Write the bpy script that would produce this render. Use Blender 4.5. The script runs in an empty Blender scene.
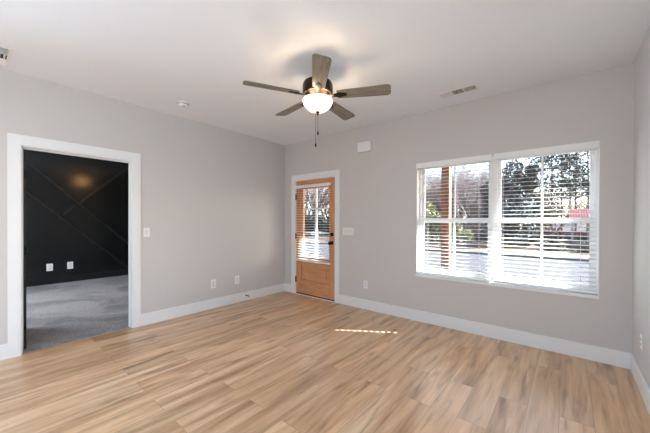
import bpy, bmesh, math, random
from mathutils import Vector, Matrix
R = math.radians
S = bpy.context.scene
C = S.collection

# ------------------------------------------------------------------ camera
F_PX, PPX, PPY = 291.36, 7.368, 5.654
CAM = Vector((4.1785, -3.7375, 1.3261))
yaw, pit, roll = -0.6794, -0.0032, 0.0029
fw = Vector((math.sin(yaw)*math.cos(pit), math.cos(yaw)*math.cos(pit), math.sin(pit)))
rt = Vector((math.cos(yaw), -math.sin(yaw), 0))
up = rt.cross(fw)
rt, up = rt*math.cos(roll)+up*math.sin(roll), -rt*math.sin(roll)+up*math.cos(roll)
cd = bpy.data.cameras.new('camera'); cam = bpy.data.objects.new('camera', cd); C.objects.link(cam)
m = Matrix((rt, up, -fw)).transposed().to_4x4(); m.translation = CAM
cam.matrix_world = m
cd.sensor_width = 36; cd.lens = F_PX/650*36
cd.shift_x = -PPX/650; cd.shift_y = PPY/650
cd.clip_start = 0.02; cd.clip_end = 500
S.camera = cam

# ------------------------------------------------------------------ sky, sun, exposure
SUN_AZ, SUN_EL = 32.5, 32.5           # bearing from +X towards +Y, height
wd = bpy.data.worlds.new('sky'); S.world = wd; wd.use_nodes = True
nt = wd.node_tree; nt.nodes.clear()
wo = nt.nodes.new('ShaderNodeOutputWorld'); bg = nt.nodes.new('ShaderNodeBackground')
sk = nt.nodes.new('ShaderNodeTexSky'); sk.sky_type = 'NISHITA'; sk.sun_disc = False
sk.sun_elevation = R(SUN_EL); sk.sun_rotation = R(90-SUN_AZ)
sk.air_density = 1.0; sk.dust_density = 1.5; sk.ozone_density = 1.0
bg.inputs['Strength'].default_value = .60
nt.links.new(sk.outputs[0], bg.inputs[0]); nt.links.new(bg.outputs[0], wo.inputs[0])
sd = bpy.data.lights.new('sun', 'SUN'); sd.energy = 35; sd.angle = R(0.53); sd.color = (.87, .94, 1)
so = bpy.data.objects.new('sun', sd); C.objects.link(so)
sdir = Vector((math.cos(R(SUN_AZ))*math.cos(R(SUN_EL)), math.sin(R(SUN_AZ))*math.cos(R(SUN_EL)), math.sin(R(SUN_EL))))
so.rotation_euler = sdir.to_track_quat('Z', 'Y').to_euler()
so.location = (12, 10, 12)

def area(name, loc, direction, sx, sy, power, col=(1, 1, 1)):
    d = bpy.data.lights.new(name, 'AREA'); d.shape = 'RECTANGLE'; d.size = sx; d.size_y = sy
    d.energy = power; d.color = col
    o = bpy.data.objects.new(name, d); C.objects.link(o); o.location = loc
    o.rotation_euler = Vector(direction).to_track_quat('-Z', 'Z').to_euler()
    return o
W_ = 4.636
# added fill lamps outside invented windows, behind the camera and in the bedroom
area('fill_left_opening', (-.8, -6.25, 1.0), (1, .1, .12), 2.4, 2.0, 290, (.54, .79, 1))
area('fill_right_opening', (W_+.7, -5.15, 1.0), (-1, .1, .12), 2.2, 1.8, 105, (.54, .79, 1))
area('fill_bedroom', (-2.4, -4.85, 1.45), (0, 1, -.1), 1.8, 1.4, 75, (.93, .97, 1))

vs = S.view_settings
S.display_settings.display_device = 'sRGB'
vs.view_transform = 'Standard'; vs.look = 'None'; vs.gamma = 1; vs.use_curve_mapping = False
vs.exposure = 0.42
try:
    S.cycles.max_bounces = 12; S.cycles.diffuse_bounces = 7; S.cycles.transparent_max_bounces = 24
    S.cycles.sample_clamp_indirect = 6; S.cycles.use_denoising = True
    S.cycles.caustics_reflective = False; S.cycles.caustics_refractive = False
except Exception: pass

# ------------------------------------------------------------------ materials
def lin(c):
    return tuple(((x/255)/12.92 if x/255 <= .04045 else ((x/255+.055)/1.055)**2.4) for x in c) + (1,)
def mat(name, rgb, rough=.5, metal=0, noise=0, nscale=20, bump=0, bscale=200, spec=None, stretch=(1, 1, 1)):
    m = bpy.data.materials.new(name); m.use_nodes = True
    n = m.node_tree.nodes; l = m.node_tree.links; b = n['Principled BSDF']
    b.inputs['Base Color'].default_value = lin(rgb); b.inputs['Roughness'].default_value = rough
    b.inputs['Metallic'].default_value = metal
    if spec is not None: b.inputs['Specular IOR Level'].default_value = spec
    tc = n.new('ShaderNodeTexCoord'); mp = n.new('ShaderNodeMapping'); mp.inputs['Scale'].default_value = stretch
    l.new(tc.outputs['Object'], mp.inputs[0])
    if noise:
        t = n.new('ShaderNodeTexNoise'); t.inputs['Scale'].default_value = nscale; t.inputs['Detail'].default_value = 5
        l.new(mp.outputs[0], t.inputs[0])
        r = n.new('ShaderNodeValToRGB'); e = r.color_ramp.elements
        c = lin(rgb); e[0].position = .3; e[1].position = .7
        e[0].color = tuple(x*(1-noise) for x in c[:3])+(1,); e[1].color = tuple(min(1, x*(1+noise)) for x in c[:3])+(1,)
        l.new(t.outputs['Fac'], r.inputs[0]); l.new(r.outputs[0], b.inputs['Base Color'])
    if bump:
        t2 = n.new('ShaderNodeTexNoise'); t2.inputs['Scale'].default_value = bscale; l.new(mp.outputs[0], t2.inputs[0])
        bp = n.new('ShaderNodeBump'); bp.inputs['Strength'].default_value = bump; bp.inputs['Distance'].default_value = .002
        l.new(t2.outputs['Fac'], bp.inputs['Height']); l.new(bp.outputs[0], b.inputs['Normal'])
    return m

def wood_mat(name, stops, rough, axis_scale, grain=9, bump=.15):
    """plain sawn wood: grain stretched along one object axis"""
    m = bpy.data.materials.new(name); m.use_nodes = True
    n = m.node_tree.nodes; l = m.node_tree.links; b = n['Principled BSDF']; b.inputs['Roughness'].default_value = rough
    tc = n.new('ShaderNodeTexCoord'); mp = n.new('ShaderNodeMapping'); mp.inputs['Scale'].default_value = axis_scale
    l.new(tc.outputs['Object'], mp.inputs[0])
    t = n.new('ShaderNodeTexNoise'); t.inputs['Scale'].default_value = grain; t.inputs['Detail'].default_value = 6
    t.inputs['Distortion'].default_value = .6; l.new(mp.outputs[0], t.inputs[0])
    r = n.new('ShaderNodeValToRGB'); e = r.color_ramp.elements
    e[0].position = .25; e[0].color = lin(stops[0]); e[1].position = .75; e[1].color = lin(stops[-1])
    for i, s in enumerate(stops[1:-1]):
        q = r.color_ramp.elements.new(.25+.5*(i+1)/(len(stops)-1)); q.color = lin(s)
    l.new(t.outputs['Fac'], r.inputs[0]); l.new(r.outputs[0], b.inputs['Base Color'])
    bp = n.new('ShaderNodeBump'); bp.inputs['Strength'].default_value = bump; bp.inputs['Distance'].default_value = .002
    l.new(t.outputs['Fac'], bp.inputs['Height']); l.new(bp.outputs[0], b.inputs['Normal'])
    return m

def floor_mat():
    m = bpy.data.materials.new('oak_plank_floor'); m.use_nodes = True
    n = m.node_tree.nodes; l = m.node_tree.links; b = n['Principled BSDF']
    tc = n.new('ShaderNodeTexCoord'); sp = n.new('ShaderNodeSeparateXYZ'); l.new(tc.outputs['Object'], sp.inputs[0])
    cb = n.new('ShaderNodeCombineXYZ'); l.new(sp.outputs['Y'], cb.inputs['X']); l.new(sp.outputs['X'], cb.inputs['Y'])
    br = n.new('ShaderNodeTexBrick'); br.offset = .37; br.offset_frequency = 2; br.squash = 1
    br.inputs['Color1'].default_value = (0, 0, 0, 1); br.inputs['Color2'].default_value = (1, 1, 1, 1)
    br.inputs['Mortar'].default_value = (.5, .5, .5, 1)
    br.inputs['Scale'].default_value = 1; br.inputs['Mortar Size'].default_value = .0018
    br.inputs['Mortar Smooth'].default_value = .3; br.inputs['Brick Width'].default_value = 1.22
    br.inputs['Row Height'].default_value = .18; l.new(cb.outputs[0], br.inputs['Vector'])
    bw = n.new('ShaderNodeSeparateColor'); l.new(br.outputs['Color'], bw.inputs[0])
    w = n.new('ShaderNodeMath'); w.operation = 'MULTIPLY'; w.inputs[1].default_value = 37; l.new(bw.outputs[0], w.inputs[0])
    def noise(scale, st, det, dist, rough=.5):
        mp = n.new('ShaderNodeMapping'); mp.inputs['Scale'].default_value = st; l.new(tc.outputs['Object'], mp.inputs[0])
        t = n.new('ShaderNodeTexNoise'); t.noise_dimensions = '4D'; t.inputs['Scale'].default_value = scale
        t.inputs['Detail'].default_value = det; t.inputs['Distortion'].default_value = dist; t.inputs['Roughness'].default_value = rough
        l.new(mp.outputs[0], t.inputs['Vector']); l.new(w.outputs[0], t.inputs['W']); return t.outputs['Fac']
    broad = noise(1.0, (9, 1.0, 1), 3, .8)
    fine = noise(1.0, (70, 3.5, 1), 6, .5, .6)
    cath = noise(1.0, (11, 1.3, 1), 3, 1.6)
    def ramp(src, stops):
        r = n.new('ShaderNodeValToRGB'); e = r.color_ramp.elements
        e[0].position, e[0].color = stops[0][0], stops[0][1]; e[1].position, e[1].color = stops[-1][0], stops[-1][1]
        for p, c in stops[1:-1]:
            q = e.new(p); q.color = c
        l.new(src, r.inputs[0]); return r.outputs[0]
    base = ramp(broad, [(.28, lin(FL[0])), (.42, lin(FL[1])), (.55, lin(FL[2])), (.72, lin(FL[3]))])
    def mul(a, bb, fac):
        x = n.new('ShaderNodeMix'); x.data_type = 'RGBA'; x.blend_type = 'MULTIPLY'; x.inputs['Factor'].default_value = fac
        l.new(a, x.inputs['A']); l.new(bb, x.inputs['B']); return x.outputs['Result']
    g = lambda v: (v, v*.98, v*.95, 1)
    fr = ramp(fine, [(.3, g(.80)), (.6, g(1.0)), (.8, g(1.06))])
    cr = ramp(cath, [(.30, (.50, .42, .33, 1)), (.40, (.85, .81, .76, 1)), (.5, g(1)), (1, g(1))])
    pr = ramp(bw.outputs[0], [(0, (.80, .78, .75, 1)), (.5, g(.98)), (1, g(1.12))])
    c = mul(mul(mul(base, fr, .7), cr, .75), pr, .65)
    # knots
    mp = n.new('ShaderNodeMapping'); mp.inputs['Scale'].default_value = (5.5, 1.9, 1); l.new(tc.outputs['Object'], mp.inputs[0])
    vo = n.new('ShaderNodeTexVoronoi'); vo.inputs['Scale'].default_value = 1; l.new(mp.outputs[0], vo.inputs['Vector'])
    kr = ramp(vo.outputs['Distance'], [(.02, (.35, .26, .18, 1)), (.10, (.72, .64, .55, 1)), (.2, g(1)), (1, g(1))])
    c = mul(c, kr, .6)
    dk = n.new('ShaderNodeMix'); dk.data_type = 'RGBA'; l.new(br.outputs['Fac'], dk.inputs['Factor'])
    l.new(c, dk.inputs['A']); dk.inputs['B'].default_value = (.36, .25, .165, 1)
    l.new(dk.outputs['Result'], b.inputs['Base Color'])
    b.inputs['Roughness'].default_value = .40; b.inputs['Specular IOR Level'].default_value = .8; b.inputs['Coat Weight'].default_value = .5; b.inputs['Coat Roughness'].default_value = .32
    ad = n.new('ShaderNodeMath'); ad.operation = 'SUBTRACT'; l.new(fine, ad.inputs[0]); l.new(br.outputs['Fac'], ad.inputs[1])
    bp = n.new('ShaderNodeBump'); bp.inputs['Strength'].default_value = .12; bp.inputs['Distance'].default_value = .002
    l.new(ad.outputs[0], bp.inputs['Height']); l.new(bp.outputs[0], b.inputs['Normal'])
    return m
FL = [(152, 113, 80), (202, 162, 123), (224, 187, 149), (238, 211, 179)]

def brick_mat():
    m = bpy.data.materials.new('red_brick'); m.use_nodes = True
    n = m.node_tree.nodes; l = m.node_tree.links; b = n['Principled BSDF']; b.inputs['Roughness'].default_value = .9
    tc = n.new('ShaderNodeTexCoord'); sp = n.new('ShaderNodeSeparateXYZ'); l.new(tc.outputs['Object'], sp.inputs[0])
    ad = n.new('ShaderNodeMath'); ad.operation = 'ADD'; l.new(sp.outputs['X'], ad.inputs[0]); l.new(sp.outputs['Y'], ad.inputs[1])
    cb = n.new('ShaderNodeCombineXYZ'); l.new(ad.outputs[0], cb.inputs['X']); l.new(sp.outputs['Z'], cb.inputs['Y'])
    br = n.new('ShaderNodeTexBrick'); br.inputs['Color1'].default_value = lin((92, 30, 34)); br.inputs['Color2'].default_value = lin((110, 44, 44))
    br.inputs['Mortar'].default_value = lin((110, 88, 84)); br.inputs['Brick Width'].default_value = .22
    br.inputs['Row Height'].default_value = .075; br.inputs['Mortar Size'].default_value = .008; br.inputs['Scale'].default_value = 1
    l.new(cb.outputs[0], br.inputs['Vector']); l.new(br.outputs['Color'], b.inputs['Base Color'])
    return m

def glass_mat(name, tint=(1, 1, 1, 1)):
    m = bpy.data.materials.new(name); m.use_nodes = True
    n = m.node_tree.nodes; l = m.node_tree.links; n.clear()
    o = n.new('ShaderNodeOutputMaterial'); mx = n.new('ShaderNodeMixShader'); t = n.new('ShaderNodeBsdfTransparent')
    t.inputs[0].default_value = tint
    g = n.new('ShaderNodeBsdfGlossy'); g.inputs['Roughness'].default_value = .02; lw = n.new('ShaderNodeLayerWeight'); lw.inputs['Blend'].default_value = .5
    pw = n.new('ShaderNodeMath'); pw.operation = 'POWER'; pw.inputs[1].default_value = 5; l.new(lw.outputs['Facing'], pw.inputs[0])
    f = n.new('ShaderNodeMath'); f.operation = 'MULTIPLY_ADD'; f.inputs[1].default_value = .5; f.inputs[2].default_value = .02; l.new(pw.outputs[0], f.inputs[0])
    l.new(f.outputs[0], mx.inputs[0]); l.new(t.outputs[0], mx.inputs[1]); l.new(g.outputs[0], mx.inputs[2]); l.new(mx.outputs[0], o.inputs[0])
    return m

def slat_mat():
    m = bpy.data.materials.new('white_vinyl_slats'); m.use_nodes = True
    n = m.node_tree.nodes; l = m.node_tree.links; b = n['Principled BSDF']
    b.inputs['Base Color'].default_value = lin((238, 238, 236)); b.inputs['Roughness'].default_value = .45
    t = n.new('ShaderNodeBsdfTranslucent'); t.inputs[0].default_value = lin((235, 232, 228))
    mx = n.new('ShaderNodeMixShader'); mx.inputs[0].default_value = .20
    l.new(b.outputs[0], mx.inputs[1]); l.new(t.outputs[0], mx.inputs[2]); l.new(mx.outputs[0], n['Material Output'].inputs[0])
    return m

def lamp_glass(nm='frosted_lit_glass', col=(255, 216, 184), st=2.6):
    m = bpy.data.materials.new(nm); m.use_nodes = True
    n = m.node_tree.nodes; l = m.node_tree.links; b = n['Principled BSDF']
    b.inputs['Base Color'].default_value = lin((255, 236, 214)); b.inputs['Roughness'].default_value = .35
    b.inputs['Emission Color'].default_value = lin(col); b.inputs['Emission Strength'].default_value = st
    return m

M = {}
M['wall'] = mat('greige_wall_paint', (201, 198, 197), .75, bump=.06, bscale=350)
M['ceil'] = mat('ceiling_paint', (231, 236, 244), .85, bump=.08, bscale=250)
M['trim'] = mat('white_trim_paint', (230, 231, 233), .35)
M['white'] = mat('white_plastic', (232, 232, 234), .4)
M['offwhite'] = mat('offwhite_plastic', (222, 221, 218), .45)
M['floor'] = floor_mat()
M['black_wall'] = mat('black_satin_paint', (15, 17, 18), .17, bump=.1, bscale=90); M['black_trim'] = mat('black_gloss_trim', (18, 20, 22), .36)
M['black'] = mat('black_metal', (16, 15, 15), .35, metal=.6)
M['bronze'] = mat('oil_rubbed_bronze', (34, 26, 24), .3, metal=.7)
M['black_door'] = mat('black_door_paint', (18, 19, 22), .35)
def carpet_mat():
    m = mat('grey_carpet_base', (158, 157, 158), 1, noise=.35, nscale=70, bump=1, bscale=160, spec=.1); m.name = 'grey_carpet'
    n = m.node_tree.nodes; l = m.node_tree.links; b = n['Principled BSDF']; src = b.inputs['Base Color'].links[0].from_socket
    tc = n.new('ShaderNodeTexCoord'); t = n.new('ShaderNodeTexNoise'); t.inputs['Scale'].default_value = 1.1; t.inputs['Detail'].default_value = 3; t.inputs['Distortion'].default_value = 1.5
    l.new(tc.outputs['Object'], t.inputs[0]); r = n.new('ShaderNodeValToRGB'); e = r.color_ramp.elements; e[0].position = .4; e[0].color = (.66, .66, .66, 1); e[1].position = .6; e[1].color = (1, 1, 1, 1)
    l.new(t.outputs['Fac'], r.inputs[0]); x = n.new('ShaderNodeMix'); x.data_type = 'RGBA'; x.blend_type = 'MULTIPLY'; x.inputs['Factor'].default_value = 1
    l.new(src, x.inputs['A']); l.new(r.outputs[0], x.inputs['B']); l.new(x.outputs['Result'], b.inputs['Base Color']); return m
M['carpet'] = carpet_mat()
M['door'] = wood_mat('clear_fir_door', [(182, 124, 84), (204, 146, 102), (216, 162, 118)], .4, (14, 14, 1.2), 3, .05)
M['door_h'] = wood_mat('clear_fir_door_rail', [(182, 124, 84), (204, 146, 102), (216, 162, 118)], .4, (1.2, 14, 14), 3, .05)
M['blade'] = wood_mat('weathered_grey_oak', [(86, 80, 70), (122, 114, 101), (148, 140, 126)], .5, (1.5, 22, 6), 3, .1)
M['cedar'] = wood_mat('cedar_post', [(104, 64, 38), (138, 86, 52), (154, 102, 66)], .7, (14, 14, 1), 2, .2)
M['slat'] = slat_mat(); M['blind'] = mat('white_blind_rail', (236, 237, 238), .4)
M['cord'] = mat('white_cord', (225, 225, 225), .8)
M['glass'] = glass_mat('window_glass'); M['bowl'] = lamp_glass(); M['bowl2'] = lamp_glass('amber_lit_glass', (255, 190, 110), 14)
M['vinyl'] = mat('white_vinyl_frame', (238, 239, 240), .35)
M['dark'] = mat('dark_duct', (25, 25, 26), .8)
M['rubber'] = mat('black_rubber', (20, 20, 20), .7)
M['concrete'] = mat('pale_concrete_road', (44, 42, 45), .9, noise=.1, nscale=1.2)
M['slab'] = mat('porch_concrete', (88, 86, 84), .85, noise=.08, nscale=4)
M['lawn'] = mat('dry_winter_grass', (104, 88, 77), 1, noise=.3, nscale=1.5, spec=.1)
M['bark'] = mat('grey_bark', (104, 91, 84), .95, noise=.25, nscale=3)
M['twig'] = mat('mauve_brown_twigs', (126, 109, 106), .95)
M['pbark'] = mat('pine_bark', (84, 68, 60), .95, noise=.3, nscale=3)
M['leaf_dark'] = mat('dark_evergreen_leaf', (46, 49, 40), .6, noise=.4, nscale=1.2)
M['leaf_olive'] = mat('olive_shrub_leaf', (128, 126, 80), .7, noise=.3, nscale=1.5)
M['leaf_pine'] = mat('pine_needles', (56, 61, 48), .7, noise=.35, nscale=1)
M['leaf_brown'] = mat('brown_winter_leaf', (90, 79, 61), .8, noise=.35, nscale=1)
M['brick'] = brick_mat(); M['shingle'] = mat('dark_shingles', (62, 58, 58), .9, noise=.3, nscale=3)
M['redroof'] = mat('salmon_metal_roof', (128, 74, 65), .5); M['siding'] = mat('white_siding', (140, 140, 143), .7)
M['cladding'] = mat('grey_cladding', (76, 78, 80), .8); M['winglass'] = mat('dark_house_window', (30, 34, 40), .1)

# ------------------------------------------------------------------ mesh helpers
def tag(o, label=None, cat=None, group=None, kind=None):
    if label: o['label'] = label
    if cat: o['category'] = cat
    if group: o['group'] = group
    if kind: o['kind'] = kind
    return o
def thing(name, loc, label, cat, group=None, rz=0):
    o = bpy.data.objects.new(name, None); C.objects.link(o); o.location = loc; o.rotation_euler = (0, 0, rz)
    o.empty_display_size = .1
    return tag(o, label, cat, group)
class MB:
    def __init__(s): s.bm = bmesh.new()
    def box(s, a, b, bev=0, mtx=None):
        a, b = Vector(a), Vector(b)
        lo = Vector([min(a[i], b[i]) for i in range(3)]); hi = Vector([max(a[i], b[i]) for i in range(3)])
        r = bmesh.ops.create_cube(s.bm, size=1)
        vs = r['verts']; cc = (lo+hi)/2; d = hi-lo
        for v in vs: v.co = Vector((v.co[i]*d[i]+cc[i] for i in range(3)))
        if bev:
            es = list({e for v in vs for e in v.link_edges})
            rr = bmesh.ops.bevel(s.bm, geom=es, offset=bev, segments=2, affect='EDGES')
            vs = list({v for f in rr['faces'] for v in f.verts} | {v for v in vs if v.is_valid})
        if mtx is not None:
            for v in vs: v.co = mtx @ v.co
        return s
    def prism(s, pts, z0, z1, mtx=None):
        b = [s.bm.verts.new((x, y, z0)) for x, y in pts]; t = [s.bm.verts.new((x, y, z1)) for x, y in pts]
        n = len(pts); s.bm.faces.new(b[::-1]); s.bm.faces.new(t)
        for i in range(n): s.bm.faces.new((b[i], b[(i+1) % n], t[(i+1) % n], t[i]))
        if mtx is not None:
            for v in b+t: v.co = mtx @ v.co
        return s
    def lathe(s, prof, cen=(0, 0, 0), n=40, mtx=None, cap=True):
        rings = []
        for r, z in prof:
            ring = []
            for i in range(n):
                a = 2*math.pi*i/n; v = Vector((r*math.cos(a), r*math.sin(a), z))
                if mtx is not None: v = mtx @ v
                ring.append(s.bm.verts.new(v+Vector(cen)))
            rings.append(ring)
        for k in range(len(rings)-1):
            for i in range(n):
                s.bm.faces.new((rings[k][i], rings[k][(i+1) % n], rings[k+1][(i+1) % n], rings[k+1][i]))
        if cap:
            s.bm.faces.new(rings[0][::-1]); s.bm.faces.new(rings[-1])
        return s
    def tube(s, pts, r, n=6):
        pts = [Vector(p) for p in pts]
        rs = r if isinstance(r, (list, tuple)) else [r]*len(pts)
        rings = []
        for i, p in enumerate(pts):
            d = (pts[min(i+1, len(pts)-1)]-pts[max(i-1, 0)]).normalized()
            a = d.cross(Vector((0, 0, 1)));
            if a.length < .05: a = d.cross(Vector((1, 0, 0)))
            a.normalize(); b = d.cross(a)
            rings.append([s.bm.verts.new(p+(a*math.cos(2*math.pi*k/n)+b*math.sin(2*math.pi*k/n))*rs[i]) for k in range(n)])
        for k in range(len(rings)-1):
            for i in range(n):
                s.bm.faces.new((rings[k][i], rings[k][(i+1) % n], rings[k+1][(i+1) % n], rings[k+1][i]))
        s.bm.faces.new(rings[0][::-1]); s.bm.faces.new(rings[-1])
        return s
    def leaf(s, p, size, rnd):
        a = Vector((rnd.uniform(-1, 1), rnd.uniform(-1, 1), rnd.uniform(-1, 1))).normalized()
        b = a.cross(Vector((rnd.uniform(-1, 1), rnd.uniform(-1, 1), rnd.uniform(-1, 1)))).normalized()
        p = Vector(p); h = a*size; w = b*size*.45
        s.bm.faces.new([s.bm.verts.new(q) for q in (p-h, p+w, p+h, p-w)])
    def build(s, name, material, parent=None, smooth=False, origin=None):
        bmesh.ops.recalc_face_normals(s.bm, faces=s.bm.faces) if not getattr(s, 'norecalc', False) else None
        me = bpy.data.meshes.new(name)
        o = bpy.data.objects.new(name, me)
        if origin is not None:
            for v in s.bm.verts: v.co -= Vector(origin)
            o.location = origin
        s.bm.to_mesh(me); s.bm.free()
        me.materials.append(material); C.objects.link(o)
        if smooth:
            for p in me.polygons: p.use_smooth = True
            try: me.set_sharp_from_angle(angle=R(35))
            except Exception: pass
        if parent: o.parent = parent
        return o
def struct(mb, name, material, label=None, parent=None, smooth=False):
    o = mb.build(name, material, parent, smooth)
    if not parent: o['kind'] = 'structure'
    return o
def copy_tree(o, parent=None):
    c = o.copy(); C.objects.link(c)
    if parent: c.parent = parent
    for ch in list(o.children): copy_tree(ch, c)
    return c

# ------------------------------------------------------------------ room dimensions
H = 2.763; W = 4.636; YB = -8.0; TB = .12; TF = .17
BH = .146; BT = .015; CT = .018
DY0, DY1 = -3.4246, -2.4967           # bedroom opening
EX0, EX1, ZH = .303, 1.217, 2.053     # entry door opening
CY0, CY1 = -3.5224, -2.4061; CX0, CX1, ZC = .197, 1.319, 2.163
WX0, WX1, WZ0, WZ1 = 2.603, 4.413, .622, 2.100   # window opening
BX = -4.18; BY0, BY1 = -4.9, -.9       # bedroom

# floor, ceiling, walls
struct(MB().box((-.0, YB-.1, -.08), (W, 0, 0)).box((-.035, DY0, -.08), (0, DY1, 0)).box((0, YB, -.08), (.01, -.0, 0)), 'floor', M['floor'])
struct(MB().box((-TB, YB-TF, H), (W+TB, TF, H+.15)), 'ceiling', M['ceil'])
w = MB()
w.box((-TB, DY1+.012, 0), (0, 0, H)).box((-TB, DY0-.012, ZH+.012), (0, DY1+.012, H))
w.box((-TB, -5.2, 0), (0, DY0-.012, H)).box((-TB, YB, 0), (0, -7.3, H)).box((-TB, -7.3, 0), (0, -5.2, .5)).box((-TB, -7.3, 2.3), (0, -5.2, H))
struct(w, 'wall_left', M['wall'])
w = MB()
w.box((-TB, 0, -.3), (EX0-.02, TF, H)).box((EX0-.02, 0, ZH+.02), (EX1+.02, TF, H)).box((EX1+.02, 0, -.3), (WX0, TF, H))
w.box((EX0-.02, 0, -.3), (EX1+.02, TF, -.0))
w.box((WX0, 0, -.3), (WX1, TF, WZ0)).box((WX0, 0, WZ1), (WX1, TF, H)).box((WX1, 0, -.3), (W+TB, TF, H))
struct(w, 'wall_front', M['wall'])
struct(MB().box((W, -4.1, -.1), (W+TB, 0, H)).box((W, YB-TF, -.1), (W+TB, -6.2, H)).box((W, -6.2, -.1), (W+TB, -4.1, .5)).box((W, -6.2, 2.3), (W+TB, -4.1, H)), 'wall_right', M['wall'])
w = MB()
w.box((-TB, YB-TF, 0), (W+TB, YB, H))
struct(w, 'wall_rear', M['wall'])

# made-up side windows behind the camera, openings for the fill lamps
def frame_rect(mb, axis, const, a0, a1, z0, z1, t, d):
    """rectangular frame lying in a wall; axis 'x' runs along X"""
    def bx(u0, u1, zz0, zz1):
        if axis == 'x': mb.box((u0, const, zz0), (u1, const+d, zz1), .003)
        else: mb.box((const, u0, zz0), (const+d, u1, zz1), .003)
    bx(a0, a0+t, z0, z1); bx(a1-t, a1, z0, z1); bx(a0+t, a1-t, z0, z0+t); bx(a0+t, a1-t, z1-t, z1)
    return mb
mb = MB(); frame_rect(mb, 'y', W+.05, -6.2, -4.1, .5, 2.3, .05, .06); mb.box((W+.05, -5.18, .55), (W+.11, -5.12, 2.25))
struct(mb, 'window_3', M['vinyl'])
mb = MB(); frame_rect(mb, 'y', -TB+.01, -7.3, -5.2, .5, 2.3, .05, .06); mb.box((-TB+.01, -6.28, .55), (-.05, -6.22, 2.25))
struct(mb, 'window_4', M['vinyl'])

# baseboards: square board with eased top
def bboard(name, a, b):
    struct(MB().box(a, b, .003), name, M['trim'])
bboard('baseboard_left', (0, CY1, 0), (BT, 0, BH))
bboard('baseboard_left.001', (0, YB, 0), (BT, CY0, BH))
bboard('baseboard_front', (BT, -BT, 0), (CX0, 0, BH))
bboard('baseboard_front.001', (CX1, -BT, 0), (W-BT, 0, BH))
bboard('baseboard_right', (W-BT, YB, 0), (W, 0, BH))
bboard('baseboard_rear', (BT, YB, 0), (W-BT, YB+BT, BH))

# bedroom opening: casing, jamb, stop
mb = MB()
mb.box((0, CY0, 0), (CT, DY0-.006, ZC), .003).box((0, DY1+.006, 0), (CT, CY1, ZC), .003).box((0, DY0-.006, ZH+.006), (CT, DY1+.006, ZC), .003)
struct(mb, 'trim_1', M['trim'])
mb = MB()
mb.box((-TB-.003, DY0-.012, 0), (.004, DY0, ZH)).box((-TB-.003, DY1, 0), (.004, DY1+.012, ZH)).box((-TB-.003, DY0, ZH), (.004, DY1, ZH+.012))
mb.box((-.085, DY1-.012, 0), (-.05, DY1, ZH)).box((-.085, DY0, ZH-.012), (-.05, DY1-.012, ZH)).box((-.085, DY0, 0), (-.05, DY0+.012, ZH))
struct(mb, 'trim_2', M['trim'])
# entry door casing and jamb
mb = MB()
mb.box((CX0, -CT, 0), (EX0-.006, 0, ZC), .003).box((EX1+.006, -CT, 0), (CX1, 0, ZC), .003).box((EX0-.006, -CT, ZH+.006), (EX1+.006, 0, ZC), .003)
struct(mb, 'trim_3', M['trim'])
mb = MB()
mb.box((EX0-.018, -.004, 0), (EX0, TF, ZH)).box((EX1, -.004, 0), (EX1+.018, TF, ZH)).box((EX0-.018, -.004, ZH), (EX1+.018, TF, ZH+.018))
mb.box((EX0, .055, 0), (EX0+.014, TF, ZH)).box((EX1-.014, .055, 0), (EX1, TF, ZH)).box((EX0, .055, ZH-.014), (EX1, TF, ZH))
struct(mb, 'trim_4', M['trim'])

# ------------------------------------------------------------------ bedroom beyond
struct(MB().box((BX, BY0, -.1), (-.035, BY1, .004)), 'floor_bedroom', M['carpet'])
struct(MB().box((BX-.1, BY0-.1, H), (-TB, BY1+.1, H+.1)), 'ceiling_bedroom', M['ceil'])
bw_ = struct(MB().box((BX-.1, BY0-.1, 0), (BX, BY1+.1, H)), 'wall_bedroom_far', M['black_wall'])
struct(MB().box((BX, BY1, 0), (-TB, BY1+.1, H)), 'wall_bedroom_right', M['black_wall'])
mb = MB(); mb.box((BX, BY0-.1, 0), (-3.4, BY0, H)).box((-1.4, BY0-.1, 0), (-TB, BY0, H)).box((-3.4, BY0-.1, 0), (-1.4, BY0, .75)).box((-3.4, BY0-.1, 2.2), (-1.4, BY0, H))
struct(mb, 'wall_bedroom_left', M['wall'])
mb = MB(); frame_rect(mb, 'x', BY0-.08, -3.4, -1.4, .75, 2.2, .05, .05); struct(mb, 'window_5', M['vinyl'])  # made-up window, opening for the added bedroom fill lamp
struct(MB().box((BX, BY0, .004), (BX+.015, BY1, BH), .003), 'baseboard_bedroom_far', M['black_door'])
def diag(mb, y0, z0, y1, z1, wd=.05, t=.02):
    d = Vector((0, y1-y0, z1-z0)); L = d.length; ang = math.atan2(z1-z0, y1-y0)
    mt = Matrix.Translation((BX, y0, z0)) @ Matrix.Rotation(ang, 4, 'X')
    mb.box((0, 0, -wd/2), (t, L, wd/2), .008, mt)
mb = MB()
diag(mb, -1.21, 2.75, -2.26, 1.70, t=.017); diag(mb, -2.30, 1.66, -2.53, 1.43, t=.017)                   # rising to the right
diag(mb, -3.9, 2.74, -1.32, .16); diag(mb, -3.3, 2.74, -1.0, .44)
diag(mb, -5.6, 2.5, -3.4, .3)
diag(mb, -4.6, -.05+.3, -3.3, 1.55, t=.017)
struct(mb, 'trim_5', M['black_trim'])

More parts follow.
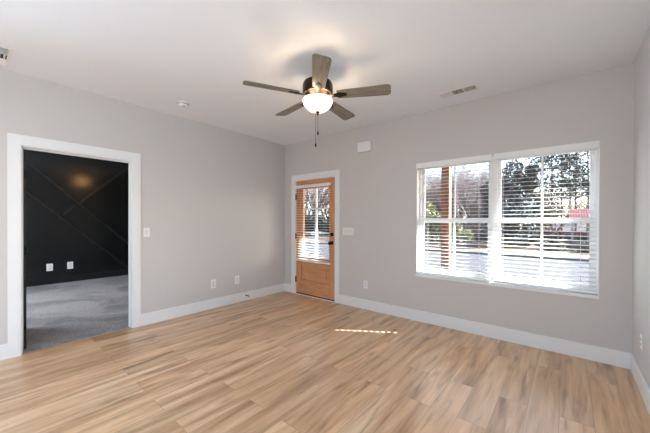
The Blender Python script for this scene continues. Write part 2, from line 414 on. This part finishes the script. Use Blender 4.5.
def outlet_geo(parent, kind='outlet'):
    """wall plate in local XZ plane, facing -Y, origin at plate centre on the wall"""
    if kind == 'outlet':
        MB().box((-.036, -.006, -.058), (.036, 0, .058), .0025).build('cover_plate', M['white'], parent)
        for z in (-.02, .02):
            o = MB().box((-.017, -.0085, z-.0145), (.017, -.005, z+.0145), .002).build('receptacle', M['offwhite'], parent)
            MB().box((-.008, -.0092, z-.004), (-.005, -.0084, z+.006)).box((.005, -.0092, z-.004), (.008, -.0084, z+.006)).box((-.002, -.0092, z-.011), (.002, -.0084, z-.007)).build('slot', M['dark'], o)
def place(name, loc, rz, label, cat, group=None):
    return thing(name, loc, label, cat, group, rz)
LW = math.pi/2     # plate facing +X (on the left wall)
RW = -math.pi/2
proto = place('wall_outlet', (1.810, 0, .375), 0, 'white duplex outlet low on the window wall, right of the wooden entry door', 'outlet')
outlet_geo(proto)
for loc, rz, lab, g, sc in (((0, -1.435, .372), LW, 'white outlet plate low on the left wall, the one nearer the bedroom doorway', None, 1.12),
                       ((0, -1.027, .372), LW, 'white outlet plate low on the left wall, just left of the black door stop', None, 1.12),
                       ((W, -.43, .385), RW, 'white outlet on the bright right wall above the baseboard', None, 1),
                       ((BX, -2.72, .352), LW, 'white outlet on the black bedroom wall, left of the pair', None, 1.35),
                       ((BX, -2.40, .358), LW, 'white outlet on the black bedroom wall, right of the pair', None, 1.35)):
    o = copy_tree(proto); o.location = loc; o.rotation_euler = (0, 0, rz); o['label'] = lab; o.scale = (sc, 1, sc if sc < 1.2 else 1.3)

# black bedroom door, opened into the bedroom
d2 = thing('door_2', (-TB-.005, DY0+.004, 0), None, None); d2['kind'] = 'structure'
mb = MB().box((-.90, 0, .012), (0, .035, 2.035), .003)
mb.build('slab', M['black_door'], d2)
for z in (.25, 1.02, 1.8): MB().box((-.002, .004, z-.045), (.003, .034, z+.045)).build('hinge', M['black'], d2)
k = MB(); k.lathe([(.03, 0), (.03, .008), (.012, .012), (.012, .04), (.027, .05), (.03, .062), (.024, .075), (.008, .078)], (-.83, .035, .97), 20, Matrix.Rotation(R(-90), 4, 'X')); k.build('knob', M['black'], d2, True)

# bedroom ceiling lamp (its glow is what the satin black wall reflects)
bl = thing('ceiling_lamp', (-1.56, -1.72, H), 'round frosted ceiling lamp glowing in the black-walled bedroom, seen as a reflection', 'lamp')
MB().lathe([(.15, 0), (.15, -.03), (.13, -.04)][::-1]).build('base', M['bronze'], bl, True)
MB().lathe([(.014, -.24), (.014, -.04)]).build('stem', M['bronze'], bl, True)
MB().lathe([(.002, -.40), (.06, -.39), (.11, -.35), (.14, -.29), (.15, -.235)]).build('lamp_shade', M['bowl2'], bl, True)

# ------------------------------------------------------------------ entry door
dr = thing('door_1', (EX0+.003, 0, .028), None, None); dr['kind'] = 'structure'
DW = EX1-EX0-.006; DH = ZH-.028-.004; DT = .044; y0 = .006
gx0, gx1, gz0, gz1 = .172, .780, .672, 1.875       # glass opening, local
mb = MB()
mb.box((0, y0, 0), (.115, y0+DT, DH), .002).box((DW-.115, y0, 0), (DW, y0+DT, DH), .002)
mb.build('stile', M['door'], dr)
mb = MB()
mb.box((.115, y0, 0), (DW-.115, y0+DT, .235), .002).box((.115, y0, .52), (DW-.115, y0+DT, .655), .002).box((.115, y0, 1.89), (DW-.115, y0+DT, DH), .002)
mb.build('rail', M['door_h'], dr)
mb = MB()
px0, px1, pz0, pz1 = .115, DW-.115, .235, .52
mb.box((px0, y0+.018, pz0), (px1, y0+.03, pz1))
mb.box((px0+.075, y0+.006, pz0+.06), (px1-.075, y0+.02, pz1-.06), .006)
mb.build('panel', M['door_h'], dr)
mb = MB()
for a, b in (((px0, y0+.004, pz0), (px0+.016, y0+.02, pz1)), ((px1-.016, y0+.004, pz0), (px1, y0+.02, pz1)), ((px0, y0+.004, pz0), (px1, y0+.02, pz0+.016)), ((px0, y0+.004, pz1-.016), (px1, y0+.02, pz1))):
    mb.box(a, b, .004)
mb.build('panel_moulding', M['door_h'], dr)
mb = MB()     # glass stop frame around the lites and the bars between them
mb.box((.115, y0-.002, .655), (gx0, y0+DT+.002, 1.89), .003).box((gx1, y0-.002, .655), (DW-.115, y0+DT+.002, 1.89), .003)
mb.box((gx0, y0-.002, .655), (gx1, y0+DT+.002, gz0), .003).box((gx0, y0-.002, gz1), (gx1, y0+DT+.002, 1.89), .003)
mb.build('glass_frame', M['door'], dr)
mb = MB()
xc = (gx0+gx1)/2; mb.box((xc-.014, y0+.004, gz0), (xc+.014, y0+DT-.004, gz1), .003)
for z in (1.098, 1.515): mb.box((gx0, y0+.005, z-.014), (gx1, y0+DT-.005, z+.014), .003)
mb.build('muntin', M['vinyl'], dr)
MB().box((gx0, y0+.02, gz0), (gx1, y0+.024, gz1)).build('glass', M['glass'], dr)
for z in (.242, 1.027, 1.738):
    MB().box((-.014, -.006, z-.05), (.010, .004, z+.05), .002).tube([(-.003, -.009, z-.055), (-.003, -.009, z+.055)], .006, 10).build('hinge', M['black'], dr)
rx = Matrix.Rotation(R(90), 4, 'X')
MB().lathe([(.032, 0), (.032, .008), (.012, .013), (.012, .035), (.026, .045), (.03, .058), (.024, .07), (.006, .073)], (DW-.066, y0, .939), 24, rx).build('knob', M['black'], dr, True)
MB().lathe([(.031, 0), (.031, .012), (.027, .018), (.005, .019)], (DW-.066, y0, 1.078), 24, rx).box((DW-.086, y0-.032, 1.072), (DW-.046, y0-.016, 1.084), .003).build('deadbolt', M['black'], dr, True)
MB().box((0, y0-.003, -.018), (DW, y0+DT, -.001)).build('sweep', M['rubber'], dr)
struct(MB().box((EX0, .0, 0), (EX1, TF+.03, .010), .002).box((EX0-.0, -.022, 0), (EX1, .0, .012), .003), 'trim_6', M['trim'])

# ------------------------------------------------------------------ blinds
def blind(name, x0, x1, z0, z1, yc, label, pitch=.044, sw=.05, tilt=8, cords=(.15, .85), val=.065, vy=None, railz=.022, wand=True, group=None):
    """origin at the top centre; slats are one mesh"""
    xm = (x0+x1)/2; L = (x1-x0)/2
    t = thing(name, (xm, yc, z1), label, 'window blind', group)
    hh = z1-z0
    MB().box((-L-.004, -sw/2-.016, -val), (L+.004, -sw/2-.004, 0), .003).build('valance', M['blind'], t)
    MB().box((-L+.004, -sw/2, -.045), (L-.004, sw/2-.004, -.002), .002).build('head_rail', M['blind'], t)
    mb = MB(); z = -.075; ca, sa = math.cos(R(tilt)), math.sin(R(tilt)); n = 0
    while z > -hh+railz+.006:
        prof = []
        for k in range(5):
            u = (k/4-.5); yy = u*sw; zz = .0025*(1-4*u*u)
            prof.append((yy*ca-zz*sa, yy*sa+zz*ca))
        top = [(y_, z_+.0014) for y_, z_ in prof]; loop = prof+top[::-1]
        A = [mb.bm.verts.new((-L+.009, y_, z+z_)) for y_, z_ in loop]; B = [mb.bm.verts.new((L-.009, y_, z+z_)) for y_, z_ in loop]
        q = len(loop); mb.bm.faces.new(A); mb.bm.faces.new(B[::-1])
        for i in range(q): mb.bm.faces.new((A[i], B[i], B[(i+1) % q], A[(i+1) % q]))
        z -= pitch; n += 1
    mb.build('slats', M['slat'], t)
    MB().box((-L+.004, -sw/2, -hh), (L-.004, sw/2, -hh+railz), .003).build('bottom_rail', M['blind'], t)
    for c in cords:
        xx = -L+2*L*c
        m2 = MB()
        for yy in (-sw/2-.001, sw/2+.001): m2.tube([(xx, yy, -.045), (xx, yy, -hh+.01)], .0013, 4)
        m2.build('ladder_cord', M['cord'], t)
    if wand:
        MB().tube([(-L+.06, -sw/2-.008, -val+.01), (-L+.06, -sw/2-.01, -hh*.55)], .004, 6).build('tilt_wand', M['vinyl'], t)
    return t
blind('window_blind', WX0+.003, 3.499, WZ0+.016, WZ1-.004, .030, 'white slat blind on the left half of the window, before the cedar post', wand=False, tilt=2)
blind('window_blind', 3.523, WX1-.012, WZ0+.016, WZ1-.004, .030, 'white slat blind on the right half of the window, next to the right wall', wand=False, cords=(.1, .5, .86))
blind('window_blind', .345, 1.160, .615, 1.960, -.034, 'white slat blind hung on the wooden entry door', wand=False, tilt=5, val=.05, cords=(.16, .84))

# ------------------------------------------------------------------ windows
def window(name, x0, x1):
    t = thing(name, ((x0+x1)/2, .095, WZ0), None, None); t['kind'] = 'structure'
    L = (x1-x0)/2; hh = WZ1-WZ0; zm = 1.340-WZ0
    def fr(mb, a0, a1, b0, b1, y_0, y_1, ts, tb_, tt):
        mb.box((a0, y_0, b0), (a0+ts, y_1, b1), .002).box((a1-ts, y_0, b0), (a1, y_1, b1), .002)
        mb.box((a0+ts, y_0, b0), (a1-ts, y_1, b0+tb_), .002).box((a0+ts, y_0, b1-tt), (a1-ts, y_1, b1), .002)
    mb = MB(); fr(mb, -L, L, 0, hh, -.012, .07, .03, .03, .03); mb.build('window_frame', M['vinyl'], t)
    mb = MB(); fr(mb, -L+.03, L-.03, .03, zm+.03, .0, .028, .036, .055, .045); s1 = mb.build('lower_sash', M['vinyl'], t)
    mb = MB(); fr(mb, -L+.03, L-.03, zm-.03, hh-.03, .03, .058, .036, .045, .036); s2 = mb.build('upper_sash', M['vinyl'], t)
    MB().box((-.010, .006, .085), (.010, .024, zm-.015)).build('muntin', M['vinyl'], s1)
    MB().box((-.010, .036, zm+.015), (.010, .054, hh-.066)).build('muntin', M['vinyl'], s2)
    MB().box((-L+.066, .013, .085), (L-.066, .017, zm-.015)).build('glass', M['glass'], s1)
    MB().box((-L+.066, .043, zm+.015), (L-.066, .047, hh-.066)).build('glass', M['glass'], s2)
    MB().box((-.03, -.012, zm+.02), (.03, .002, zm+.034), .003).build('sash_lock', M['vinyl'], s1)
window('window_1', WX0, 3.511); window('window_2', 3.511, WX1)
# stool under both windows and thin apron
struct(MB().box((WX0-.002, .001, WZ0), (WX0+.006, .083, WZ1)).box((WX1-.006, .001, WZ0), (WX1+.002, .083, WZ1)).box((WX0, .001, WZ1-.003), (WX1, .083, WZ1+.003)).box((WX0, -.0, WZ0-.012), (WX1, .083, WZ0+.006), .002).box((WX0-.0, -.022, WZ0-.026), (WX1, -.0, WZ0+.006), .003), 'trim_7', M['trim'])
# outside face of the front wall, added in grey to cut bounced light
mb = MB(); e0, e1 = TF, TF+.018
mb.box((-TB, e0, -.6), (EX0-.02, e1, H+.1)).box((EX0-.02, e0, ZH+.02), (EX1+.02, e1, H+.1)).box((EX1+.02, e0, -.6), (WX0, e1, H+.1)).box((EX0-.02, e0, -.6), (EX1+.02, e1, -.06))
mb.box((WX0, e0, -.6), (WX1, e1, WZ0)).box((WX0, e0, WZ1), (WX1, e1, H+.1)).box((WX1, e0, -.6), (W+TB, e1, H+.1))
struct(mb, 'wall_exterior', M['cladding'])
# exterior window casing
mb = MB(); mb.box((WX0-.08, TF, WZ0-.08), (WX0, TF+.02, WZ1+.1)).box((WX1, TF, WZ0-.08), (WX1+.08, TF+.02, WZ1+.1)).box((WX0, TF, WZ1), (WX1, TF+.02, WZ1+.1)).box((WX0, TF, WZ0-.08), (WX1, TF+.02, WZ0)).box((3.485, TF, WZ0), (3.537, TF+.02, WZ1))
struct(mb, 'trim_8', M['siding'])

# ------------------------------------------------------------------ ceiling fan
FX, FY, ZB = 2.372, -1.722, 2.480
fan = thing('ceiling_fan', (FX, FY, H), 'five-blade ceiling fan with weathered grey wood blades and a glowing frosted bowl light', 'ceiling fan')
zb = ZB-H
MB().lathe([(.128, zb+.022), (.140, zb+.035), (.140, zb+.10), (.130, zb+.125), (.06, zb+.14)]).build('motor_housing', M['bronze'], fan, True)
MB().lathe([(.030, zb+.135), (.030, -.05), (.050, -.04), (.055, -.0005)]).build('canopy', M['bronze'], fan, True)
MB().lathe([(.06, zb-.018), (.085, zb-.010), (.095, zb+.005), (.12, zb+.024)]).build('flywheel', M['bronze'], fan, True)
MB().lathe([(.020, zb-.10), (.028, zb-.06), (.050, zb-.04), (.055, zb-.015)]).build('light_fitter', M['bronze'], fan, True)
# bowl
outer = [(.012, -.142), (.042, -.139), (.078, -.126), (.108, -.102), (.129, -.074), (.137, -.046), (.137, -.034)]
inner = [(r-.004 if r > .02 else r, z+.004) for r, z in outer][::-1]
MB().lathe([(r, z+zb) for r, z in outer+inner], cap=False).build('lamp_shade', M['bowl'], fan, True)
MB().lathe([(.003, zb-.172), (.010, zb-.168), (.012, zb-.160), (.008, zb-.152), (.022, zb-.146), (.024, zb-.139), (.004, zb-.10)], n=20).build('finial', M['bronze'], fan, True)
for (dx, dy, zl) in ((.012, -.010, 2.150), (-.014, -.012, 2.045)):
    z1_ = zl-H
    ch = MB().tube([(dx, dy, zb-.142), (dx, dy, z1_)], .0016, 6).build('pull_chain', M['bronze'], fan)
    MB().lathe([(.003, z1_-.030), (.0075, z1_-.026), (.008, z1_-.006), (.004, z1_+.002), (.002, z1_+.004)], (dx, dy, 0), 12).build('fob', M['black'], ch, True)
# blade: origin at hub, along +X, pitched
def blade_outline():
    pts = []
    r0, r1 = .185, .665
    prof = [(0, .052), (.06, .057), (.3, .066), (.44, .071)]
    up_ = [(r0+x, w_) for x, w_ in prof]
    tip = []
    for k in range(7):
        a = R(90-15*k); tip.append((r1-.035+.035*math.cos(a), .036+.035*math.sin(a)))
    side = up_+tip
    return side+[(x, -y) for x, y in side[::-1]]
fb = MB().prism(blade_outline(), -.004, .004, Matrix.Rotation(R(-12), 4, 'X'))
b0 = fb.build('blade', M['blade'], fan); b0.location = (0, 0, zb+.004)
mt = Matrix.Rotation(R(-12), 4, 'X')
bk = MB()
bk.prism([(.06, .022), (.13, .016), (.165, .020), (.20, .034), (.265, .014), (.275, 0), (.265, -.014), (.20, -.034), (.165, -.020), (.13, -.016), (.06, -.022)], -.011, -.0045, mt)
for (xx, yy) in ((.205, .018), (.205, -.018), (.25, 0)): bk.lathe([(.005, -.014), (.005, -.010)], (0, 0, 0), 8, mt @ Matrix.Translation((xx, yy, 0)))
k0 = bk.build('blade_bracket', M['bronze'], b0)
for i in range(5):
    o = b0 if i == 0 else copy_tree(b0, fan)
    o.rotation_euler = (0, 0, R(26.5+72*i))
def bulb(p, e, r=.03, name='fan_bulb'):
    d = bpy.data.lights.new(name, 'POINT'); d.energy = e; d.color = (1, .74, .48); d.shadow_soft_size = r
    o = bpy.data.objects.new(name, d); C.objects.link(o); o.location = p
# bulbs stand inside the bowl; light leaves over its open rim
for a in (30, 150, 270):
    bulb((FX+.085*math.cos(R(a)), FY+.085*math.sin(R(a)), ZB-.060), 4.0, .02)

# ------------------------------------------------------------------ ceiling and wall fittings
sm = thing('smoke_detector', (.525, -2.115, H), 'round white smoke detector on the ceiling near the left wall', 'smoke detector')
MB().lathe([(.070, -.012), (.072, -.006), (.070, 0)]).build('mounting_plate', M['offwhite'], sm, True)
MB().lathe([(.035, -.045), (.052, -.040), (.060, -.030), (.062, -.012)]).build('body', M['white'], sm, True)
MB().lathe([(.0625, -.024), (.0625, -.018)]).lathe([(.010, -.0465), (.012, -.044)], (.02, 0, 0), 12).build('vent_slots', M['dark'], sm, True)

def register(name, x0, x1, y0_, y1_, label, damper=None):
    cx, cy = (x0+x1)/2, (y0_+y1_)/2; lx, ly = (x1-x0)/2, (y1_-y0_)/2
    t = thing(name, (cx, cy, H), label, 'ceiling vent')
    f_ = .022
    mb = MB()
    mb.box((-lx, -ly, -.007), (lx, -ly+f_, 0), .002).box((-lx, ly-f_, -.007), (lx, ly, 0), .002).box((-lx, -ly+f_, -.007), (-lx+f_, ly-f_, 0), .002).box((lx-f_, -ly+f_, -.007), (lx, ly-f_, 0), .002)
    mb.build('frame', M['white'], t)
    MB().box((-lx+f_, -ly+f_, -.0015), (lx-f_, ly-f_, -.0005)).build('duct_opening', M['dark'], t)
    # three banks of louvres
    mb = MB(); n3 = (2*(lx-f_))/3
    for b_ in range(3):
        bx0 = -lx+f_+b_*n3
        if b_: mb.box((bx0-.004, -ly+f_, -.007), (bx0+.004, ly-f_, -.001))
        if b_ == 1:
            nl = 8
            for k in range(nl):
                yy = -ly+f_+(k+.5)*(2*(ly-f_))/nl
                mb.box((bx0+.004, -.0065, -.0008), (bx0+n3-.004, .0065, .0008), 0, Matrix.Translation((0, yy, -.006)) @ Matrix.Rotation(R(25), 4, 'X'))
        else:
            nl = 10; ang = R(-38 if b_ == 0 else 38)
            for k in range(nl):
                xx = bx0+.004+(k+.5)*(n3-.008)/nl
                mb.box((-.0062, -ly+f_, -.0008), (.0062, ly-f_, .0008), 0, Matrix.Translation((xx, 0, -.006)) @ Matrix.Rotation(ang, 4, 'Y'))
    mb.build('louvres', M['white'], t)
    return t
register('ceiling_vent', 3.030, 3.43, -.445, -.290, 'white slotted ceiling vent in front of the window wall, dark at its right end')
v2 = register('ceiling_vent', .115, .545, -3.80, -3.52, 'white ceiling vent cut off by the left edge of the photo')

dc = thing('door_chime', (1.80, 0, 2.445), 'white box-shaped door chime high on the wall right of the entry door', 'door chime')
MB().box((-.10, -.004, -.066), (.10, 0, .066)).build('back_plate', M['offwhite'], dc)
mb = MB().box((-.115, -.05, -.073), (.115, -.004, .073), .006)
mb.build('cover', M['white'], dc)

def switch(name, loc, rz, gangs, label):
    t = place(name, loc, rz, label, 'light switch')
    w_ = .07+.046*(gangs-1)
    MB().box((-w_/2, -.006, -.058), (w_/2, 0, .058), .0025).build('cover_plate', M['white'], t)
    for g_ in range(gangs):
        xx = (g_-(gangs-1)/2)*.046
        MB().box((xx-.0165, -.010, -.033), (xx+.0165, -.0055, .033), .0015, None).build('rocker', M['offwhite'], t)
    return t
switch('light_switch', (1.485, 0, 1.166), 0, 4, 'wide white four-gang switch plate right of the wooden entry door')
sL = switch('light_switch', (0, -2.336, 1.178), LW, 1, 'small white switch plate beside the bedroom doorway casing')
ds = thing('door_stop', (BT, -.865, .086), 'small black spring door stop on the left baseboard', 'door stop')
ry = Matrix.Rotation(R(90), 4, 'Y')
MB().lathe([(.012, 0), (.012, .004), (.006, .008), (.005, .010)], (0, 0, 0), 14, ry).build('base', M['black'], ds, True)
pts = [(.008+.052*i/60, .0055*math.cos(i*.9), .0055*math.sin(i*.9)) for i in range(61)]
MB().tube(pts, .0016, 5).build('spring', M['black'], ds)
MB().lathe([(.008, .060), (.009, .064), (.009, .072), (.006, .075)], (0, 0, 0), 14, ry).build('tip', M['rubber'], ds, True)

# ------------------------------------------------------------------ outdoors
G = -.5
def XY(px, Y):            # x on the ground at bearing px and distance Y from the window wall
    d = fw+rt*((px-325-PPX)/F_PX); t = (Y-CAM.y)/d.y
    return CAM.x+d.x*t
def gstruct(mb, name, m_): return struct(mb, name, m_)
gstruct(MB().prism([(14.6, G-.3), (14.6, G), (25.5, G), (36, -2.3), (120, -2.3), (120, -2.8), (36, -2.8)], -90, 90, Matrix(((0, 0, 1, 0), (1, 0, 0, 0), (0, 1, 0, 0), (0, 0, 0, 1)))).box((-90, TF+2.2, G-.3), (70, 6.2, G-.0)).box((2.9, TF, G-.3), (70, TF+2.2, G)).box((-90, TF, G-.3), (-1.4, TF+2.2, G)), 'lawn', M['lawn'])
gstruct(MB().box((-90, 6.2, G-.3), (70, 14.4, G-.03)), 'road', M['concrete'])
mb = MB().box((-90, 14.4, G-.3), (70, 14.6, G+.09), .02).box((-90, 6.05, G-.3), (70, 6.2, G+.02), .02)
gstruct(mb, 'kerb', M['slab'])
gstruct(MB().box((-1.4, TF, -.35), (2.9, TF+2.2, -.06), .01).box((-1.4, TF, -.6), (2.9, TF+2.2, -.35)), 'porch_slab', M['slab'])
# porch posts + roof
def post(x, y, label):
    t = thing('porch_post', (x, y, -.06), label, 'post')
    MB().box((-.075, -.075, .10), (.075, .075, 2.56), .006).build('shaft', M['cedar'], t)
    MB().box((-.095, -.095, 0), (.095, .095, .14), .006).build('base_wrap', M['cedar'], t)
    MB().box((-.095, -.095, 2.44), (.095, .095, 2.56), .006).build('top_wrap', M['cedar'], t)
post(2.335, 2.08, 'square cedar porch post seen through the left half of the window')
mb = MB().box((-1.4, 2.0, 2.5), (2.45, 2.16, 2.75)).box((2.29, TF, 2.5), (2.45, 2.0, 2.75)); gstruct(mb, 'trim_9', M['cedar'])
mb = MB(); mb.prism([(TF, 2.75), (2.45, 2.75), (2.45, 2.80), (TF, 3.5)], -1.5, 2.5, Matrix(((0, 0, 1, 0), (1, 0, 0, 0), (0, 1, 0, 0), (0, 0, 0, 1)))); gstruct(mb, 'porch_roof', M['shingle'])

gstruct(MB().box((2.55, TF+.018, 2.62), (W+.6, 1.22, 2.75)), 'shade_eave', M['siding'])  # unseen eave, added and sized to keep sun off the upper sashes
# trees
def grow(mb, tw, p, d, L, r, depth, rnd, spread, upb):
    segs = 4; pts = [p.copy()]; rs = [r]
    for i in range(segs):
        d = (d+Vector((rnd.uniform(-1, 1), rnd.uniform(-1, 1), rnd.uniform(-.5, 1)))*.16+Vector((0, 0, upb))).normalized()
        p = p+d*L/segs; pts.append(p.copy()); rs.append(r*(1-.45*(i+1)/segs))
    (mb if depth > 1 else tw).tube(pts, rs, 6 if depth > 2 else (4 if depth > 1 else 3))
    if depth == 0: return
    for k in range(4 if depth > 1 else 5):
        i = rnd.randint(1, segs); a = rnd.uniform(0, 2*math.pi)
        s_ = Vector((math.cos(a), math.sin(a), 0)); nd = (d*(1-spread*.5)+s_*spread).normalized()
        grow(mb, tw, pts[i], nd, L*rnd.uniform(.55, .75), rs[i]*.55, depth-1, rnd, spread, upb)
def bare_tree(seed):
    rnd = random.Random(seed)
    t = thing('bare_tree', (0, 0, 0), 'x', 'tree')
    mb = MB(); tw = MB()
    mb.tube([(0, 0, 0), (.05, 0, 1.0), (0, .05, 2.2)], [.26, .2, .17], 8)
    for k in range(5):
        a = rnd.uniform(0, 6.28); z = rnd.uniform(1.4, 2.2)
        grow(mb, tw, Vector((0, 0, z)), Vector((math.cos(a)*.6, math.sin(a)*.6, 1)).normalized(), rnd.uniform(2.6, 3.6), .11, 4, rnd, .62, .03)
    mb.build('trunk', M['bark'], t, True); tw.norecalc = True; tw.build('twigs', M['twig'], t)
    return t
def leafy(name, seed, w_, h_, z0, n, size, leafm, trunk=True, blobs=14):
    rnd = random.Random(seed); t = thing(name, (0, 0, 0), 'x', 'tree')
    mb = MB(); mb.norecalc = True
    bl_ = [(Vector((rnd.uniform(-.6, .6)*w_, rnd.uniform(-.6, .6)*w_, z0+(h_-z0)*rnd.uniform(.12, .88))), rnd.uniform(.3, .55)*w_) for _ in range(blobs)]
    for _ in range(n):
        c_, r_ = rnd.choice(bl_)
        k = 1-.55*abs((c_.z-z0)/(h_-z0)-.35)
        v = Vector((rnd.gauss(0, 1), rnd.gauss(0, 1), rnd.gauss(0, 1))).normalized()*r_*rnd.uniform(.55, 1)*k
        q = c_+v
        if q.z < .02: q.z = rnd.uniform(.02, .3)
        mb.leaf(q, size*rnd.uniform(.6, 1.3), rnd)
    mb.build('foliage', leafm, t)
    mt_ = MB().tube([(0, 0, 0), (.03, 0, h_*.35), (0, .04, h_*.75)], [w_*.09, w_*.07, w_*.02], 7); mt_.build('trunk', M['bark'], t)
    return t
def pine(seed, h_):
    rnd = random.Random(seed); t = thing('pine_tree', (0, 0, 0), 'x', 'tree')
    mb = MB().tube([(0, 0, 0), (.1, 0, h_*.4), (0, .1, h_*.75), (.05, 0, h_)], [.09, .075, .05, .02], 8)
    lf = MB(); lf.norecalc = True
    for k in range(40):
        z = h_*rnd.uniform(.36, .99); a = rnd.uniform(0, 6.28); L = rnd.uniform(.8, 2.1)*(1.15-.6*(z/h_-.36)/.64)
        e = Vector((math.cos(a)*L, math.sin(a)*L, z+rnd.uniform(-.1, .5)))
        mb.tube([(0, 0, z-.2), (e.x*.5, e.y*.5, z+.05), e], [.05, .035, .015], 4)
        for _ in range(42):
            q = Vector((e.x*rnd.uniform(.45, 1.1), e.y*rnd.uniform(.45, 1.1), e.z))+Vector((rnd.gauss(0, .3), rnd.gauss(0, .3), rnd.gauss(0, .18)))
            lf.leaf(q, rnd.uniform(.09, .2), rnd)
    mb.build('trunk', M['pbark'], t, True); lf.build('foliage', M['leaf_pine'], t)
    return t
used = set()
def put(proto, px, Y, sc, rz, label, group=None, z=G):
    if proto.name in used: o = copy_tree(proto)
    else: o = proto; used.add(proto.name)
    z = G if Y < 25.5 else max(-2.3, G-(Y-25.5)*1.8/10.5)
    o.location = (XY(px, Y), Y, z-.03); o.rotation_euler = (0, 0, rz); o.scale = (sc, sc, sc)
    o['label'] = label
    if group: o['group'] = group
    return o
bt = [bare_tree(s) for s in (3, 8, 21)]
i = 0
spots = [(296, 19, 1.1), (306, 24, 1.2), (316, 20.5, 1.15), (326, 25, 1.3), (338, 22, 1.1), (404, 24, 1.1), (423, 31, 1.3), (433, 22.5, .95), (446, 29, 1.25), (458, 24, 1.1), (470, 35, 1.45), (478, 27, 1.15),
         (489, 36, 1.5), (440, 38, 1.6), (455, 40, 1.6), (468, 22.5, .9), (500, 40, 1.4), (520, 42, 1.3), (560, 46, 1.2), (585, 44, 1.2), (608, 38, 1.2), (428, 44, 1.7), (463, 46, 1.7), (481, 44, 1.6), (449, 33, 1.3), (473, 29, 1.1), (487, 26, 1.0), (556, 37, 1.1), (312, 30, 1.5), (332, 32, 1.5)]
for k, (px, Y, sc) in enumerate(spots):
    door_side = px < 345
    put(bt[k % 3], px, Y, sc, k*1.3,
        'bare winter tree across the road, seen through the entry door glass' if door_side else ('bare grey-brown winter tree across the road, seen through the left half of the window' if px < 492 else 'bare winter tree far behind the evergreens, seen through the right half of the window'),
        'bare trees beyond the door glass' if door_side else ('bare trees beyond the left window' if px < 492 else 'bare trees beyond the right window'))
ev = leafy('evergreen_tree', 5, 2.6, 8.0, .5, 9000, .17, M['leaf_dark'], blobs=18)
for px, Y, sc, lb in ((513, 21, .78, 'dense dark evergreen tree just right of the middle of the window'),
                      (516, 31, .95, 'tall dark evergreen crown behind the two front evergreens')):
    put(ev, px, Y, sc, px*.7, lb)
hb = leafy('brown_leaf_tree', 9, 2.4, 7.5, 1.2, 5000, .13, M['leaf_brown'], blobs=14)
put(hb, 536, 26, .75, 1, 'tree with thin brown winter leaves beside the centre bar of the right window')
pn = [pine(4, 16), pine(12, 17)]
for k, (px, Y, sc) in enumerate(((551, 33, .95), (562, 36, 1.05), (576, 34, 1.0), (587, 38, 1.05), (598, 33, .95), (543, 40, 1.05), (569, 44, 1.1))):
    put(pn[k % 2], px, Y, sc, k*2.1, 'tall slim pine against the pale sky in the right half of the window', 'tall pines beyond the right window')
sh = leafy('evergreen_shrub', 31, 1.6, 3.0, .05, 4200, .10, M['leaf_olive'], blobs=12); sh['category'] = 'shrub'
for px, Y, sc, lb in ((427, 21, 1.5, 'tall olive-green shrub at the left edge of the window'),
                      (434, 23, 1.1, 'olive-green shrub left of the cedar post'),
                      (458, 21.5, .72, 'small grey-green shrub right of the cedar post')):
    put(sh, px, Y, sc, px, lb)
ds_ = leafy('dark_shrub', 17, 1.3, 1.3, .02, 2600, .10, M['leaf_dark'], blobs=10); ds_['category'] = 'shrub'
for k, px in enumerate((310, 322, 334, 486, 500, 516, 532, 556, 575, 590)):
    put(ds_, px, 24.2 if px < 400 else 25.4, .62 if px > 400 else 1.9, px, 'dark round shrub along the far lawn seen through the door glass' if px < 400 else 'low dark shrub in front of the red brick house', 'dark shrubs beyond the door glass' if px < 400 else 'dark shrubs in front of the brick house')

bs = leafy('brown_shrub', 23, 1.3, .9, .02, 2200, .09, M['leaf_brown'], blobs=10); bs['category'] = 'shrub'
for k, px in enumerate((503, 521, 549, 566, 588)):
    put(bs, px, 19.5+.8*(k % 2), .62, px, 'low brown winter shrub on the dry lawn in the right half of the window', 'brown shrubs on the lawn')

# brick house across the road
hx0, hx1, hy = XY(462, 39), XY(586, 39), 39
hs = thing('brick_house', ((hx0+hx1)/2, hy, -2.3), 'low red brick house across the road behind the shrubs', 'house')
hl = (hx1-hx0)/2
MB().box((-hl, 0, -.2), (hl, 8, 2.6)).build('wall', M['brick'], hs)
mb = MB(); mb.prism([(-.5, 2.6), (8.5, 2.6), (4, 4.1)], -hl-.4, hl+.4, Matrix(((0, 0, 1, 0), (1, 0, 0, 0), (0, 1, 0, 0), (0, 0, 0, 1)))); mb.build('roof', M['shingle'], hs)
for q in (-.75, -.35, .1, .5, .8):
    wn = MB(); frame_rect(wn, 'x', -.06, hl*q-.6, hl*q+.6, 1.0, 2.3, .08, .06); f_ = wn.build('window', M['siding'], hs)
    MB().box((hl*q-.52, -.03, 1.08), (hl*q+.52, -.01, 2.22)).build('pane', M['winglass'], f_)
# carport with red ribbed roof
cx0, cx1 = XY(571, 22.0), XY(612, 22.0); cy = 22.0
cp = thing('carport', ((cx0+cx1)/2, cy, G), 'open carport with a salmon-red ribbed roof at the right edge of the window', 'carport')
cl = (cx1-cx0)/2
mb = MB(); mb.prism([(-.3, 1.78), (3.0, 2.72), (3.0, 2.80), (-.3, 1.88)], -cl-.1, cl+.1, Matrix(((0, 0, 1, 0), (1, 0, 0, 0), (0, 1, 0, 0), (0, 0, 0, 1))))
nr = 14
for k in range(nr):
    xx = -cl+(k+.5)*2*cl/nr
    mb.prism([(-.32, 1.87), (3.0, 2.79), (3.0, 2.84), (-.32, 1.93)], xx-.03, xx+.03, Matrix(((0, 0, 1, 0), (1, 0, 0, 0), (0, 1, 0, 0), (0, 0, 0, 1))))
mb.build('roof', M['redroof'], cp)
for xx in (-cl+.08, 0, cl-.08):
    for yy, hh_ in ((0, 1.8), (2.8, 2.6)): MB().box((xx-.06, yy-.06, 0), (xx+.06, yy+.06, hh_)).build('post', M['siding'], cp)
